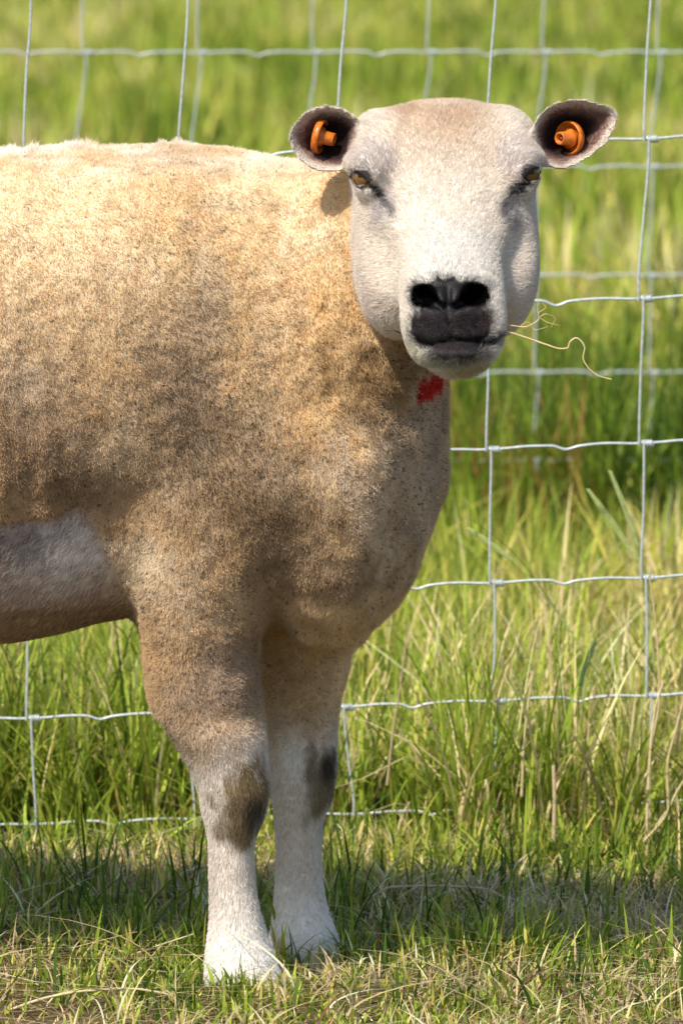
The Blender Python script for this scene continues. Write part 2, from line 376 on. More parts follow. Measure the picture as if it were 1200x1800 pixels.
def surface_nets(D, X, Y, Z):
    ins = D < 0
    c = [(a, b, d) for a in (0, 1) for b in (0, 1) for d in (0, 1)]
    n = np.array(D.shape) - 1
    def sh(A, o): return A[o[0]:o[0] + n[0], o[1]:o[1] + n[1], o[2]:o[2] + n[2]]
    anyi = np.zeros(n, bool); alli = np.ones(n, bool)
    for o in c: anyi |= sh(ins, o); alli &= sh(ins, o)
    I = np.argwhere(anyi & ~alli); idx = np.full(n, -1, dtype=np.int64); idx[tuple(I.T)] = np.arange(len(I))
    ax_ = (X, Y, Z); acc = np.zeros((len(I), 3)); cnt = np.zeros(len(I))
    for a in c:
        for q in range(3):
            if a[q]: continue
            b = list(a); b[q] = 1
            da = D[I[:, 0] + a[0], I[:, 1] + a[1], I[:, 2] + a[2]]; db = D[I[:, 0] + b[0], I[:, 1] + b[1], I[:, 2] + b[2]]
            m = (da < 0) != (db < 0); t = np.where(m, da / (da - db + 1e-20), 0)
            P = np.stack([ax_[r][I[:, r] + a[r]] for r in range(3)], 1).astype(float)
            P[:, q] += t * (ax_[q][I[:, q] + 1] - ax_[q][I[:, q]])
            acc[m] += P[m]; cnt[m] += 1
    V = acc / cnt[:, None]; F = []
    for q in range(3):
        r, s = [(1, 2), (2, 0), (0, 1)][q]
        lo = [slice(None)] * 3; hi = [slice(None)] * 3; lo[q] = slice(0, -1); hi[q] = slice(1, None)
        A = ins[tuple(lo)]; B = ins[tuple(hi)]
        E_ = np.argwhere(A != B)
        ok = (E_[:, r] > 0) & (E_[:, s] > 0) & (E_[:, r] < n[r]) & (E_[:, s] < n[s]); E_ = E_[ok]
        fl = A[tuple(E_.T)]
        def g(dr, ds):
            J = E_.copy(); J[:, r] -= dr; J[:, s] -= ds; return idx[tuple(J.T)]
        quad = np.stack([g(1, 1), g(0, 1), g(0, 0), g(1, 0)], 1)
        quad[~fl] = quad[~fl][:, ::-1]; F.append(quad)
    return V, np.concatenate(F)
SV, SF = surface_nets(D, X, Y, Z)
del D
SF = SF[(SF >= 0).all(1)]
print('sheep mesh', len(SV), len(SF))
def vnormals(V, F):
    n = np.cross(V[F[:, 2]] - V[F[:, 0]], V[F[:, 3]] - V[F[:, 1]]); N = np.zeros_like(V)
    for q in range(4): np.add.at(N, F[:, q], n)
    return N / (np.linalg.norm(N, axis=1, keepdims=True) + 1e-12)
# one light smoothing pass, less on the head
nb = np.zeros_like(SV); ct = np.zeros(len(SV))
for a, b in ((0, 1), (1, 2), (2, 3), (3, 0)):
    np.add.at(nb, SF[:, a], SV[SF[:, b]]); np.add.at(ct, SF[:, a], 1)
SV = SV * .6 + .4 * nb / ct[:, None]
ear_v = sdf_pts(SV, ('ear',)) < .004
for _ in range(6):
    nb = np.zeros_like(SV); ct = np.zeros(len(SV))
    for a, b in ((0, 1), (1, 2), (2, 3), (3, 0)):
        np.add.at(nb, SF[:, a], SV[SF[:, b]]); np.add.at(ct, SF[:, a], 1)
    SV[ear_v] = SV[ear_v] * .5 + .5 * (nb / ct[:, None])[ear_v]
SN = vnormals(SV, SF)

# ---- what grows where: head weight, fleece weight, belly skin, lower legs
def regions(P, N):
    dh = sdf_pts(P, ('head', 'ear')); db = sdf_pts(P, ('body',))
    wob = .003 * fbm(P, 60, 3)
    head = sstep(-.003, .003, db - dh + wob)
    zl = wz(1290, 0)
    leg = sstep(.03, -.03, P[:, 2] - zl + .02 * fbm(P, 30, 5)) * (1 - head)
    # short-haired belly below the fleece edge (behind the forearm)
    xa, xb = wx(150, -.05), wx(235, -.05)
    edge = wz(922, -.1) + .008 * fbm(P, (70, 10, 10), 8) + sstep(wx(60, -.1), wx(160, -.1), P[:, 0]) * .018
    belly = sstep(.004, -.004, P[:, 2] - edge) * sstep(.006, -.006, P[:, 0] - (xa + (xb - xa) * np.clip((wz(880, -.05) - P[:, 2]) / .1, 0, 1))) * (1 - head) * (P[:, 0] > wx(-1000, 0)) * (1 - leg)
    return head, leg, belly
head_w, leg_w, belly_w = regions(SV, SN)
fle = (1 - head_w) * (1 - leg_w) * (1 - belly_w)
disp = fle * (.0035 * fbm(SV, (28, 28, 18), 11) + .0018 * fbm(SV, 105, 12, 2)) - belly_w * .008
lowleft = fle * sstep(wx(230, 0), wx(60, 0), SV[:, 0]) * sstep(wz(560, 0), wz(820, 0), SV[:, 2])
disp += lowleft * .004 * vnoise(SV, (75, 20, 9), 15)
def soft(px, py, Yp, rx, rz_):
    c = W(px, py, Yp); k_ = (Yp - CAM_Y) / FPX
    return np.exp(-((SV[:, 0] - c[0]) / (rx * k_)) ** 2 - ((SV[:, 2] - c[2]) / (rz_ * k_)) ** 2) * (1 - head_w)
tlt = SV + np.stack([SV[:, 2] * .25, 0 * SV[:, 0], 0 * SV[:, 0]], 1)
disp += soft(575, 520, 0, 75, 230) * .0042 * vnoise(tlt, (62, 12, 7), 160)
disp += soft(410, 1150, 0, 90, 70) * .0030 * vnoise(SV + SV[:, [1, 2, 0]] * .1, (14, 14, 95), 161)
disp += soft(540, 1040, 0, 110, 60) * .0030 * vnoise(SV, (16, 16, 80), 162)
disp += leg_w * .0012 * fbm(SV, 45, 14)
disp += head_w * .0008 * fbm(SV, 50, 16)
SV = SV + SN * disp[:, None]
SN = vnormals(SV, SF)

# ---- colours of coat and skin
def lerp(a, b, t): return a + (np.asarray(b) - a) * t[:, None]
def blob(P, px, py, Yp, rx, ry, soft=.5, nz=.25, s=0, yr=.13, ang=0):
    """a ragged-edged mask for stains, markings and painted shade at a place on the sheep"""
    c = W(px, py, Yp); sc_ = (Yp - CAM_Y) / FPX; dx = (P[:, 0] - c[0]); dz = (P[:, 2] - c[2])
    ca, sa = math.cos(ang), math.sin(ang); u = dx * ca + dz * sa; v = -dx * sa + dz * ca
    r = np.sqrt((u / (rx * sc_)) ** 2 + (v / (ry * sc_)) ** 2 + ((P[:, 1] - Yp) / yr) ** 2) + nz * (fbm(P, 60, 40 + s) + 1.1 * fbm(P, (150, 150, 70), 140 + s, 2) )
    return sstep(1 + soft, 1 - soft, r)
def coat(P, N):
    n = len(P); head, leg, belly = regions(P, N)
    # fleece
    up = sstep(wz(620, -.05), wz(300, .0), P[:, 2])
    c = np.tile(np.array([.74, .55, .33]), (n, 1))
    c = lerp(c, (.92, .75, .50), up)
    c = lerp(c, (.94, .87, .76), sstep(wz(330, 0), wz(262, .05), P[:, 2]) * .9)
    g = fbm(P, (14, 14, 6), 21, 4)
    c = lerp(c, (.82, .54, .23), sstep(-.05, .4, g) * .6)
    c = lerp(c, (.90, .77, .58), sstep(0, .5, fbm(P, (22, 22, 11), 25, 4)) * .6)
    # grey-brown dirt lower on the side
    c = lerp(c, (.52, .36, .21), sstep(-.1, .6, fbm(P, (90, 90, 40), 27, 4)) * .45)
    c = lerp(c, (.50, .34, .20), sstep(wz(560, -.1), wz(900, -.1), P[:, 2]) * .6 * sstep(wx(620, 0), wx(420, 0), P[:, 0]))
    for (px, py, rx, ry, a, cc, ang) in ((60, 740, 110, 130, .7, (.33, .22, .135), 0), (330, 690, 70, 130, .75, (.30, .205, .135), .3), (400, 820, 120, 70, .7, (.33, .23, .14), -.4),
            (470, 900, 130, 45, .85, (.26, .17, .09), -.1), (120, 850, 60, 60, .7, (.33, .22, .13), 0), (300, 350, 70, 120, .4, (.68, .42, .17), -.3), (370, 540, 50, 140, .45, (.48, .36, .25), 0),
            (520, 780, 60, 110, .45, (.46, .32, .20), .4), (700, 840, 110, 150, .6, (.68, .56, .44), 0), (560, 1000, 120, 50, .8, (.36, .25, .15), -.2), (630, 660, 60, 110, .65, (.26, .155, .075), .5), (690, 650, 70, 45, .55, (.27, .16, .065), .2),  # last pair: shade under the jaw, painted brown into the fleece
            (250, 1000, 60, 60, .75, (.82, .70, .52), 0), (330, 1060, 110, 60, .5, (.70, .55, .37), 0), (400, 1190, 90, 70, .65, (.38, .29, .22), .2), (600, 500, 22, 160, .45, (.78, .56, .30), 0), (200, 640, 60, 40, .3, (.74, .50, .26), 0), (770, 760, 40, 130, .5, (.54, .45, .36), 0)):
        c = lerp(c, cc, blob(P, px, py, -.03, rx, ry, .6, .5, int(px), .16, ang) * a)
    c = lerp(c, (.62, .02, .015), blob(P, 760, 682, -.03, 25, 17, .4, .8, 3, .1, .75) * .97)
    # legs
    L = np.tile(np.array([.68, .61, .54]), (n, 1))
    L = lerp(L, (.50, .41, .33), sstep(wz(1400, 0), wz(1250, 0), P[:, 2]) * .8)
    L = lerp(L, (.86, .82, .76), sstep(wz(1540, 0), wz(1680, 0), P[:, 2] + .004 * fbm(P, 40, 71)) * .9)
    L = lerp(L, (.74, .70, .66), blob(P, 440, 1290, -.03, 26, 60, .5, .3, 5, .09, .3) * .8)
    L = lerp(L, (.78, .76, .74), blob(P, 515, 1320, .13, 26, 50, .5, .3, 6, .06) * .8)
    L = lerp(L, (.20, .135, .055), blob(P, 430, 1410, -.035, 44, 72, .3, .5, 7, .06, -.12) * .93)
    L = lerp(L, (.05, .04, .03), blob(P, 445, 1430, -.02, 20, 34, .5, .3, 8, .06) * .8)
    L = lerp(L, (.20, .15, .08), blob(P, 564, 1375, .15, 30, 68, .4, .55, 9, .06) * .92)
    L = lerp(L, (.035, .028, .018), blob(P, 574, 1345, .15, 13, 32, .5, .25, 10, .06) * .9)
    c = lerp(c, L, leg) if False else c * (1 - leg[:, None]) + L * leg[:, None]
    # belly
    B = np.tile(np.array([.50, .40, .345]), (n, 1))
    B = lerp(B, (.72, .66, .61), blob(P, 125, 985, -.06, 100, 48, .6, .6, 12, .2) * .8)
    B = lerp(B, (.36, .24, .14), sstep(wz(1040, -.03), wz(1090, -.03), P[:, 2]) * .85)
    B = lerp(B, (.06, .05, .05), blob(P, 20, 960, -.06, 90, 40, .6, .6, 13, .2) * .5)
    c = c * (1 - belly[:, None]) + B * belly[:, None]
    # head
    q = P - O; s_, b_, c_ = q @ ax, q @ bx, q @ cx
    Hc = np.tile(np.array([.74, .67, .58]), (n, 1))
    Hc = lerp(Hc, (.52, .36, .22), sstep(.03, -.06, s_) * sstep(.07, .015, np.abs(b_)) * (.6 + .4 * fbm(P, 50, 51)))
    Hc = lerp(Hc, (.68, .65, .60), sstep(.04, .09, s_) * sstep(.045, .02, np.abs(b_)) * .9)
    Hc = lerp(Hc, (.70, .62, .53), sstep(-.045, -.08, c_) * .6)
    Hc = lerp(Hc, (.72, .64, .56), sstep(.05, .066, np.abs(b_)) * .5)
    Hc = lerp(Hc, (.42, .41, .29), blob(P, 812, 655, -.25, 70, 30, .5, .3, 52, .05) * .7)
    Hc = lerp(Hc, (.55, .50, .30), blob(P, 700, 612, -.2, 60, 16, .5, .3, 53, .09) * .5)
    Hc = lerp(Hc, (.40, .24, .14), blob(P, 712, 196, -.09, 26, 10, .6, .5, 54, .07) * .6)
    Hc = lerp(Hc, (.45, .30, .2), blob(P, 775, 205, -.09, 34, 16, .6, .6, 55, .07) * .45)
    mz = blob(P, 789, 522, -.26, 74, 37, .16, .22, 56, .08)
    Hc = lerp(Hc, (.010, .009, .0095), mz)
    lp = np.maximum(blob(P, 762, 578, -.26, 42, 36, .2, .3, 57, .07), blob(P, 826, 574, -.26, 40, 38, .2, .3, 58, .07))
    lipc = lerp(np.tile(np.array([.013, .010, .0105]), (n, 1)), (.12, .10, .10), sstep(.15, .8, fbm(P, 190, 59, 3)) * .25)
    Hc = Hc * (1 - lp[:, None]) + lipc * lp[:, None]
    Hc = lerp(Hc, (.008, .007, .007), blob(P, 802, 603, -.25, 72, 11, .3, .2, 60, .07))
    Hc = lerp(Hc, (.018, .014, .015), blob(P, 805, 617, -.26, 56, 20, .4, .3, 64, .07) * .96)
    Hc = lerp(Hc, (.008, .007, .007), blob(P, 868, 598, -.25, 20, 8, .4, .2, 75, .07, .55) * .9)
    for p in nost: Hc = lerp(Hc, (.001, .001, .001), sstep(.0165, .0125, np.linalg.norm((P - p - (0, .006, 0)) * (1, .6, 1.3), axis=1)))
    Hc = lerp(Hc, (.05, .03, .026), blob(P, 852, 560, -.24, 12, 22, .5, .3, 61, .06) * .4)
    for (cc, g_, sd_, rd_) in EYES:
        Hc = lerp(Hc, (.50, .44, .42), sstep(.035, .018, np.linalg.norm(P - cc - (0, 0, .012), axis=1)) * .6)
        dd = P - cc - g_ * rd_
        Hc = lerp(Hc, (.03, .022, .02), sstep(1.15, .9, np.sqrt((dd[:, 0] / .0102) ** 2 + ((dd[:, 2] + .0008) / .0070) ** 2)) * .97)
    Hc = lerp(Hc, (.035, .028, .028), blob(P, 666, 342, -.15, 42, 9, .25, .25, 62, .06, -.95) * .98)
    Hc = lerp(Hc, (.28, .25, .26), blob(P, 674, 366, -.15, 18, 30, .6, .6, 65, .06, -.3) * .6)
    Hc = lerp(Hc, (.025, .02, .022), blob(P, 904, 346, -.15, 44, 12, .25, .25, 63, .06, .98) * .98)
    Hc = lerp(Hc, (.20, .18, .19), blob(P, 895, 374, -.15, 16, 28, .6, .6, 66, .06) * .7)
    Hc = lerp(Hc, (.25, .2, .2), blob(P, 948, 500, -.08, 8, 60, .6, .6, 67, .08) * .7)
    for e in EARS:
        d = P - e['ctr']; u, v, m = d @ e['u'], d @ e['v'], d @ e['n']
        Rr = np.interp(np.arctan2(v, u), e['ga'], e['gr']); rho = np.hypot(u, v) / Rr
        near = (rho < 1.25) & (np.abs(m) < .06) & (sdf_pts(P, ('ear',)) < .012) & (np.abs(P[:, 0] - e['ctr'][0]) < .045)
        inn = near & ((N @ e['n']) > -.25)
        ec = np.tile(np.array([.74, .67, .58]), (n, 1))
        fl = .10 * fbm(P, 70, 68)
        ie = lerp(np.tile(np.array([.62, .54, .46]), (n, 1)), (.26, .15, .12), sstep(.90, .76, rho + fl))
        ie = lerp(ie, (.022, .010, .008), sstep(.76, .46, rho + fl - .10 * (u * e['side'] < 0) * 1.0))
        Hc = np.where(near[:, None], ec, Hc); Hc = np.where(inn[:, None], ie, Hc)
    hf = head[:, None]
    return c * (1 - hf) + Hc * hf, head, leg, belly
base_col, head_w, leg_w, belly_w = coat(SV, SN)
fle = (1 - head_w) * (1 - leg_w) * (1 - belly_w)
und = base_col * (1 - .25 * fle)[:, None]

sheep = empty('sheep', (wx(150, YB), YB, 0))
tag(sheep, 'shorn cream and brown sheep standing side on with its white face turned to the camera', 'sheep')
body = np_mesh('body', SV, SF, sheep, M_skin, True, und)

# ---- coat hair
nose_w = lambda c: (c.sum(1) < .12)
def sample(mask_density, N_total, smp):
    """pick N_total roots over the body mesh with a per-face density"""
    A = .5 * np.linalg.norm(np.cross(SV[SF[:, 2]] - SV[SF[:, 0]], SV[SF[:, 3]] - SV[SF[:, 1]]), axis=1)
    w_ = A * mask_density; cdf = np.cumsum(w_); tot = cdf[-1]
    f = np.searchsorted(cdf, smp.random(N_total) * tot); f = np.clip(f, 0, len(SF) - 1)
    u, v = smp.random(N_total), smp.random(N_total)
    wts = np.stack([(1 - u) * (1 - v), u * (1 - v), u * v, (1 - u) * v], 1)
    P = (SV[SF[f]] * wts[:, :, None]).sum(1); Nn = (SN[SF[f]] * wts[:, :, None]).sum(1)
    return P, Nn / np.linalg.norm(Nn, axis=1, keepdims=True)
fc = SV[SF].mean(1); fN = SN[SF].mean(1)
fh, fl_, fb = head_w[SF].mean(1), leg_w[SF].mean(1), belly_w[SF].mean(1); ff = fle[SF].mean(1)
facing = np.clip(1.0 - (fN[:, 1] - .1) * 2.5, .25, 1)                  # thinner coat on the far flank
inframe = .35 + .65 * sstep(wx(-420, 0), wx(-100, 0), fc[:, 0])
def hair_obj(name, P, dirs, L, rad, colr, npt, curl, label=None):
    n = len(P); t = np.linspace(0, 1, npt)
    pts = P[:, None, :] + dirs[:, None, :] * (L[:, None] * t)[:, :, None]
    if curl:
        o1 = rng.normal(size=(n, 3)); ph = rng.random(n) * 6.28
        pts += o1[:, None, :] * (curl * L[:, None] * np.sin(t * 5 + ph[:, None]) * t)[:, :, None]
    # droop / lay flat towards the tip
    cu = bpy.data.hair_curves.new(name); cu.add_curves([npt] * n)
    cu.attributes['position'].data.foreach_set('vector', pts.astype(np.float32).ravel())
    ra = cu.attributes.get('radius') or cu.attributes.new('radius', 'FLOAT', 'POINT')
    ra.data.foreach_set('value', (rad[:, None] * (1 - .75 * t)[None, :]).astype(np.float32).ravel())
    a = cu.attributes.new('col', 'FLOAT_COLOR', 'CURVE'); c4 = np.ones((n, 4), np.float32); c4[:, :3] = np.clip(colr, 0, 1)
    a.data.foreach_set('color', c4.ravel())
    cu.materials.append(M_hair)
    o = bpy.data.objects.new(name, cu); C.objects.link(o); o.parent = body
    return o
# short hair on face, legs and belly
P, Nn = sample((fh * 1.9 + fl_ * .9 + fb * .7) * facing * inframe, 240000, rng)
cc, h_, l_, b_ = coat(P + .0012 * rng.normal(size=P.shape), Nn)
q = P - O; s_, bb_, c_ = q @ ax, q @ bx, q @ cx
flow = -ax[None] + bx[None] * (np.sign(bb_) * sstep(.01, .06, np.abs(bb_)) * .9)[:, None] - cx[None] * (sstep(-.01, -.05, c_) * .8)[:, None]
flow = flow * h_[:, None] + np.array([0, 0, -1.]) * (l_ + .0)[:, None] + np.array([-.7, 0, -.7]) * b_[:, None] + .35 * rng.normal(size=P.shape)
flow += .5 * np.stack([vnoise(P, 90, 80), vnoise(P, 90, 81), vnoise(P, 90, 82)], 1)
flow -= Nn * (flow * Nn).sum(1)[:, None]; flow /= np.linalg.norm(flow, axis=1, keepdims=True) + 1e-9
inear = (sdf_pts(P, ('ear',)) < .006)
d = flow * .8 + Nn * .42; d /= np.linalg.norm(d, axis=1, keepdims=True)
dark = cc.sum(1) < .25; mzP = blob(P, 789, 522, -.26, 74, 37, .16, .22, 56, .08)
keep = ~((h_ > .5) & dark & ~inear & ((rng.random(len(P)) < .55) | ((mzP > .5))))
for (ec, eg, es, er) in EYES:
    dd = P - ec - eg * er; keep &= ~((np.abs(dd[:, 1]) < .03) & (np.sqrt((dd[:, 0] / .0104) ** 2 + (dd[:, 2] / .0074) ** 2) < 1))
for p in nost: keep &= np.linalg.norm(P - p, axis=1) > .012
L = np.where(h_ > .5, np.where(inear, .0030, .0050), .0048) * rng.uniform(.6, 1.2, len(P)); L = np.where(b_ > .5, .0055, L); L *= np.where(dark & (h_ > .5) & ~inear, .38, 1)
colr = cc * np.exp((.15 + .25 * b_) * rng.normal(size=len(P)) - .55 * (dark & (h_ > .5) & ~inear) + .35 * b_ * fbm(P, (30, 90, 120), 120))[:, None]
P, d, L, colr = P[keep], d[keep], L[keep], colr[keep]
hair_obj('short_hair', P, d, L, np.where(h_[keep] > .5, .00016, .00021), colr, 3, .06)
# fleece
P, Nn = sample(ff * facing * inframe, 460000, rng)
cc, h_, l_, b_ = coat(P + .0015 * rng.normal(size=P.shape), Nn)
w1, v1 = worley(P, (205, 205, 290), 90)
dm = fbm(P, 22, 92, 3)                                               # specks gather in places
lowz = sstep(wz(330, 0), wz(640, 0), P[:, 2])
dens = np.clip(.06 + .30 * lowz + .55 * dm, 0.02, .65)
spk = (w1 < .40) & (v1 < dens)
w2, v2 = worley(P + .0006 * rng.normal(size=P.shape), (150, 150, 230), 190)
zone = np.clip(blob(P, 350, 690, -.05, 130, 200, .7, .4, 70, .2, .2) + blob(P, 420, 850, -.05, 150, 70, .7, .4, 71, .2) + .8 * blob(P, 640, 660, -.05, 90, 120, .7, .4, 72, .2) + 1.0 * blob(P, 730, 830, -.03, 80, 190, .7, .4, 73, .2) + .45 * blob(P, 320, 350, -.03, 90, 90, .8, .4, 74, .2), 0, 1)
spk2 = (w2 < .36) & (v2 < .05 + .75 * zone); spk = spk | spk2
tuft = np.stack([vnoise(P, 130, 93), vnoise(P, 130, 94), vnoise(P, 130, 95)], 1)
d = Nn * .85 + .20 * tuft + .33 * rng.normal(size=P.shape) + np.array([0, 0, -.30]); d /= np.linalg.norm(d, axis=1, keepdims=True)
L = .0034 * rng.uniform(.55, 1.25, len(P)) * (1 + .55 * fbm(P, 110, 96)) * np.where(spk, .6, 1)
for (tx, ty, tr) in ((58, 262, .006), (125, 262, .009), (145, 258, .008), (160, 262, .007), (20, 265, .005), (285, 258, .004), (312, 258, .004)):    # loose tufts left on the back
    tc_ = W(tx, ty, YB); L *= 1 + .8 * sstep(tr, tr * .4, np.hypot(P[:, 0] - tc_[0], (P[:, 2] - tc_[2]) * .8))
bright = 1 + .13 * vnoise(P, 300, 97) + .10 * rng.normal(size=len(P)) + .08 * vnoise(P, 60, 99)
colr = cc * bright[:, None] * (1 - .32 * zone * sstep(-.2, .5, fbm(P, 26, 170, 3)))[:, None]; colr *= (1 - .14 * sstep(.1, .6, fbm(P, (70, 70, 12), 130, 3)))[:, None]; colr = np.where(spk[:, None], colr * (np.array([.36, .30, .26]) * (.6 + .9 * v1[:, None]) * (1 - .55 * zone)[:, None]), colr)
hair_obj('fleece', P, d, L, np.full(len(P), .00023), colr, 3, .14)
print('hair done')

# ---- eyes
def sphere_pts(nu=40, nv=24):
    th = np.linspace(0, math.pi, nv + 1); ph = np.linspace(0, 2 * math.pi, nu, endpoint=False)
    V = np.stack([np.outer(np.sin(th), np.cos(ph)), np.outer(np.sin(th), np.sin(ph)), np.outer(np.cos(th), np.ones(nu))], -1).reshape(-1, 3)
    F = [[i * nu + j, i * nu + (j + 1) % nu, (i + 1) * nu + (j + 1) % nu, (i + 1) * nu + j] for i in range(nv) for j in range(nu)]
    return V, np.array(F)
M_eye = attr_mat('eye', .12, .25)
for (c, g, s, rad) in EYES:
    V, F = sphere_pts(64, 48)
    look = g * .7 + np.array([0, -.7, -.05]); look /= np.linalg.norm(look)
    side = np.cross(look, [0, 0, 1]); side /= np.linalg.norm(side); upv = np.cross(side, look)
    lz, lx, ly = V @ look, V @ side, V @ upv
    ang = np.arccos(np.clip(lz, -1, 1)); col = np.tile(np.array([.05, .03, .02]), (len(V), 1))
    iris = ang < .78; nzv = fbm(V, 9, 5)
    col[iris] = (np.array([.17, .095, .028]) * (1 + .5 * nzv[iris, None]))
    col[(ly > .26) & iris] *= .12  # shade of the upper lid painted onto the iris
    col[(np.abs(lx) < .42) & (np.abs(ly - .10) < .12) & (lz > 0)] = (.004, .004, .006)
    e = np_mesh('eye', c + V * rad, F, sheep, M_eye, True, col)

# ---- ear tags: orange plastic rings with a hollow stud
def ring_profile(prof, c, axis_, n=40):
    axis_ = axis_ / np.linalg.norm(axis_); t = np.cross(axis_, [0, 0, 1.]); t /= np.linalg.norm(t); b = np.cross(axis_, t)
    V = []
    for (r, h) in prof:
        for k in range(n):
            a = 2 * math.pi * k / n; V.append(c + axis_ * h + (t * math.cos(a) + b * math.sin(a)) * r)
    m = len(prof); F = [[i * n + j, i * n + (j + 1) % n, ((i + 1) % m) * n + (j + 1) % n, ((i + 1) % m) * n + j] for i in range(m - 1) for j in range(n)]
    return np.array(V), np.array(F)
mo, nt_, b_o = nodes('orange_plastic', .38, (.70, .20, .015), .5)
noise_tint(nt_, b_o, (.40, .085, .006), (.66, .19, .014), 300, 3)
md, _, _ = nodes('dark_pin', .4, (.10, .07, .05), .5)
for (px, py, axd, e, lab) in ((562, 240, (1.0, -.30, -.22), EARS[0], 'orange ear tag seen edge on'), (1000, 243, (-.75, -.85, .02), EARS[1], 'orange ear tag showing its open stud and round rim')):
    axd = np.array(axd, float); axd /= np.linalg.norm(axd)
    c = W(px, py, e['ctr'][1] + e['depth'] * .58)
    t = tag(empty('ear_tag', c), lab); t.parent = sheep; t.matrix_parent_inverse = Matrix.Translation(-sheep.location)
    def part(nm, V, F, m):
        o = np_mesh(nm, V - c, F, None, m); o.parent = t; return o
    V, F = ring_profile([(.0035, -.0022), (.0118, -.0016), (.0128, .0022), (.0138, .0030), (.0148, .0022), (.0150, .0002), (.0145, -.0030), (.0035, -.0036)], c, axd); part('rim', V, F, mo)
    V, F = ring_profile([(.0085, 0), (.0085, .0025), (.0062, .0040), (.0056, .0130), (.0050, .0136), (.0038, .0132), (.0034, .006), (.0005, .005)], c, axd); part('stud', V, F, mo)
    V, F = ring_profile([(.0016, .004), (.0015, .0105), (.0006, .0118), (.0001, .012)], c, axd, 16); part('pin', V, F, md)

# ------------------------------------------------------------------ tubes: wires and straws
def tube(path, r, n=8, closed=False):
    P = np.asarray(path, float); m = len(P); r = np.broadcast_to(np.asarray(r, float), (m,))
    T = np.gradient(P, axis=0); T /= np.linalg.norm(T, axis=1, keepdims=True) + 1e-12
    ref = np.array([0, 1., 0]) if abs(T[:, 1]).mean() < .8 else np.array([0, 0, 1.])
    A = np.cross(T, ref); A /= np.linalg.norm(A, axis=1, keepdims=True) + 1e-12; B = np.cross(T, A)
    a = np.linspace(0, 2 * math.pi, n, endpoint=False)
    V = (P[:, None] + r[:, None, None] * (A[:, None] * np.cos(a)[None, :, None] + B[:, None] * np.sin(a)[None, :, None])).reshape(-1, 3)
    i = np.arange(m - 1)[:, None] * n; j = np.arange(n)[None]; jn = (j + 1) % n
    F = np.stack([i + j, i + jn, i + n + jn, i + n + j], -1).reshape(-1, 4)
    return V, F
def spline(pts, n=60):
    pts = np.asarray(pts, float); d = np.r_[0, np.cumsum(np.linalg.norm(np.diff(pts, axis=0), axis=1))]
    t = np.linspace(0, d[-1], n); return np.stack([pchip(t, d, pts[:, q]) for q in range(3)], 1)
def join(parts):
    V, F, k = [], [], 0
    for v, f in parts: V.append(v); F.append(f + k); k += len(v)
    return np.concatenate(V), np.concatenate(F)

def build_fence(label, Yf, rows, col_x, wr, seed, slope_of, kinks=None):
    """rows: heights of line wires; col_x(i,row): x of the knot; parts: line wires, stays, knots"""
    rg = random.Random(seed)
    f = empty('wire_fence', (0, Yf, 0)); tag(f, label, 'fence')
    ids = range(col_x[0], col_x[1] + 1); fx = col_x[2]
    xs0 = [fx(i, 0) for i in ids]
    for ri, z in enumerate(rows):
        pts = []
        kx = [fx(i, ri) for i in ids]
        for a, b in zip(kx[:-1], kx[1:]):
            d = b - a; m = .5 + rg.uniform(-.05, .05); dp = rg.uniform(.0030, .0045)
            for (u, dz) in ((0, 0), (.10, .0003), (.28, .0015), (m - .09, .0010), (m, -dp), (m + .09, -.0002), (.80, .0012), (.95, 0)):
                x = a + u * d; pts.append((x, Yf + rg.uniform(-.0004, .0004), slope_of(x, z) + dz * (1 if u else 0)))
        x = kx[-1]; pts.append((x, Yf, slope_of(x, z)))
        V, F = tube(spline(pts, len(pts) * 5), wr, 8); np_mesh('line_wire', V, F, f, M_wire)
    for i in ids:
        segs = []
        for ri in range(len(rows) - 1):
            xa, xb = fx(i, ri), fx(i, ri + 1); za, zb = slope_of(xa, rows[ri]), slope_of(xb, rows[ri + 1])
            bow = rg.uniform(-.0015, .0015); o = .0022; yo = Yf - wr * 1.9
            pts = [(xa + o, yo, za + wr * 2.2), (xa + o + .0004, yo, za - .008), ((xa + xb) / 2 + bow, yo + .0003, (za + zb) / 2), (xb - o, yo, zb + .008), (xb - o, yo + .0005, zb - wr * 1.2)]
            segs.append(tube(spline(pts, 24), wr * .92, 8))
        V, F = join(segs); np_mesh('stay_wire', V, F, f, M_wire)
    for i in ids:
        for ri in range(1, len(rows) - 1):
            x = fx(i, ri); z = slope_of(x, rows[ri]); L = .0105; tt = np.linspace(0, 1, 64)
            turns = 4; an = tt * turns * 2 * math.pi
            pth = np.stack([x + .001 + tt * L, Yf - np.cos(an) * wr * 1.95, z + np.sin(an) * wr * 1.95], 1)
            V, F = tube(pth, wr * .95, 6); np_mesh('knot', V, F, f, M_wire)
    return f
# near fence, measured at the knots (column x by photo row)
YF1 = 1.0
COLS = {-3: (-770,), 0: (53, 48, 45, 42, 42, 50, 66), 1: (327, 319, 316, 314, 314, 325, 345), 2: (604, 596, 590, 588, 590, 600, 626), 3: (865, 858, 853, 858, 864, 870, 874), 4: (1136, 1133, 1124, 1126, 1130, 1140, 1141)}
R1 = [wz(y, YF1) for y in (-45, 245, 524, 780, 1015, 1224, 1412)]
xref = wx(1134, YF1)
def fx1(i, r):
    if i in (0, 1, 2, 3, 4): px = COLS[i][r]
    elif i < 0: px = COLS[0][r] + i * 273 + ((i * 37) % 11 - 5)
    else: px = COLS[4][r] + (i - 4) * 270 + ((i * 53) % 13 - 6)
    return W(px, 900, YF1)[0]
def sl1(x, z): return z + (xref - x) * (-.036) - .0006 * math.sin(x * 9 + z * 20)
build_fence('sharp galvanised wire stock fence standing just behind the sheep', YF1, R1, (-4, 8, fx1), .00135, 3, sl1)
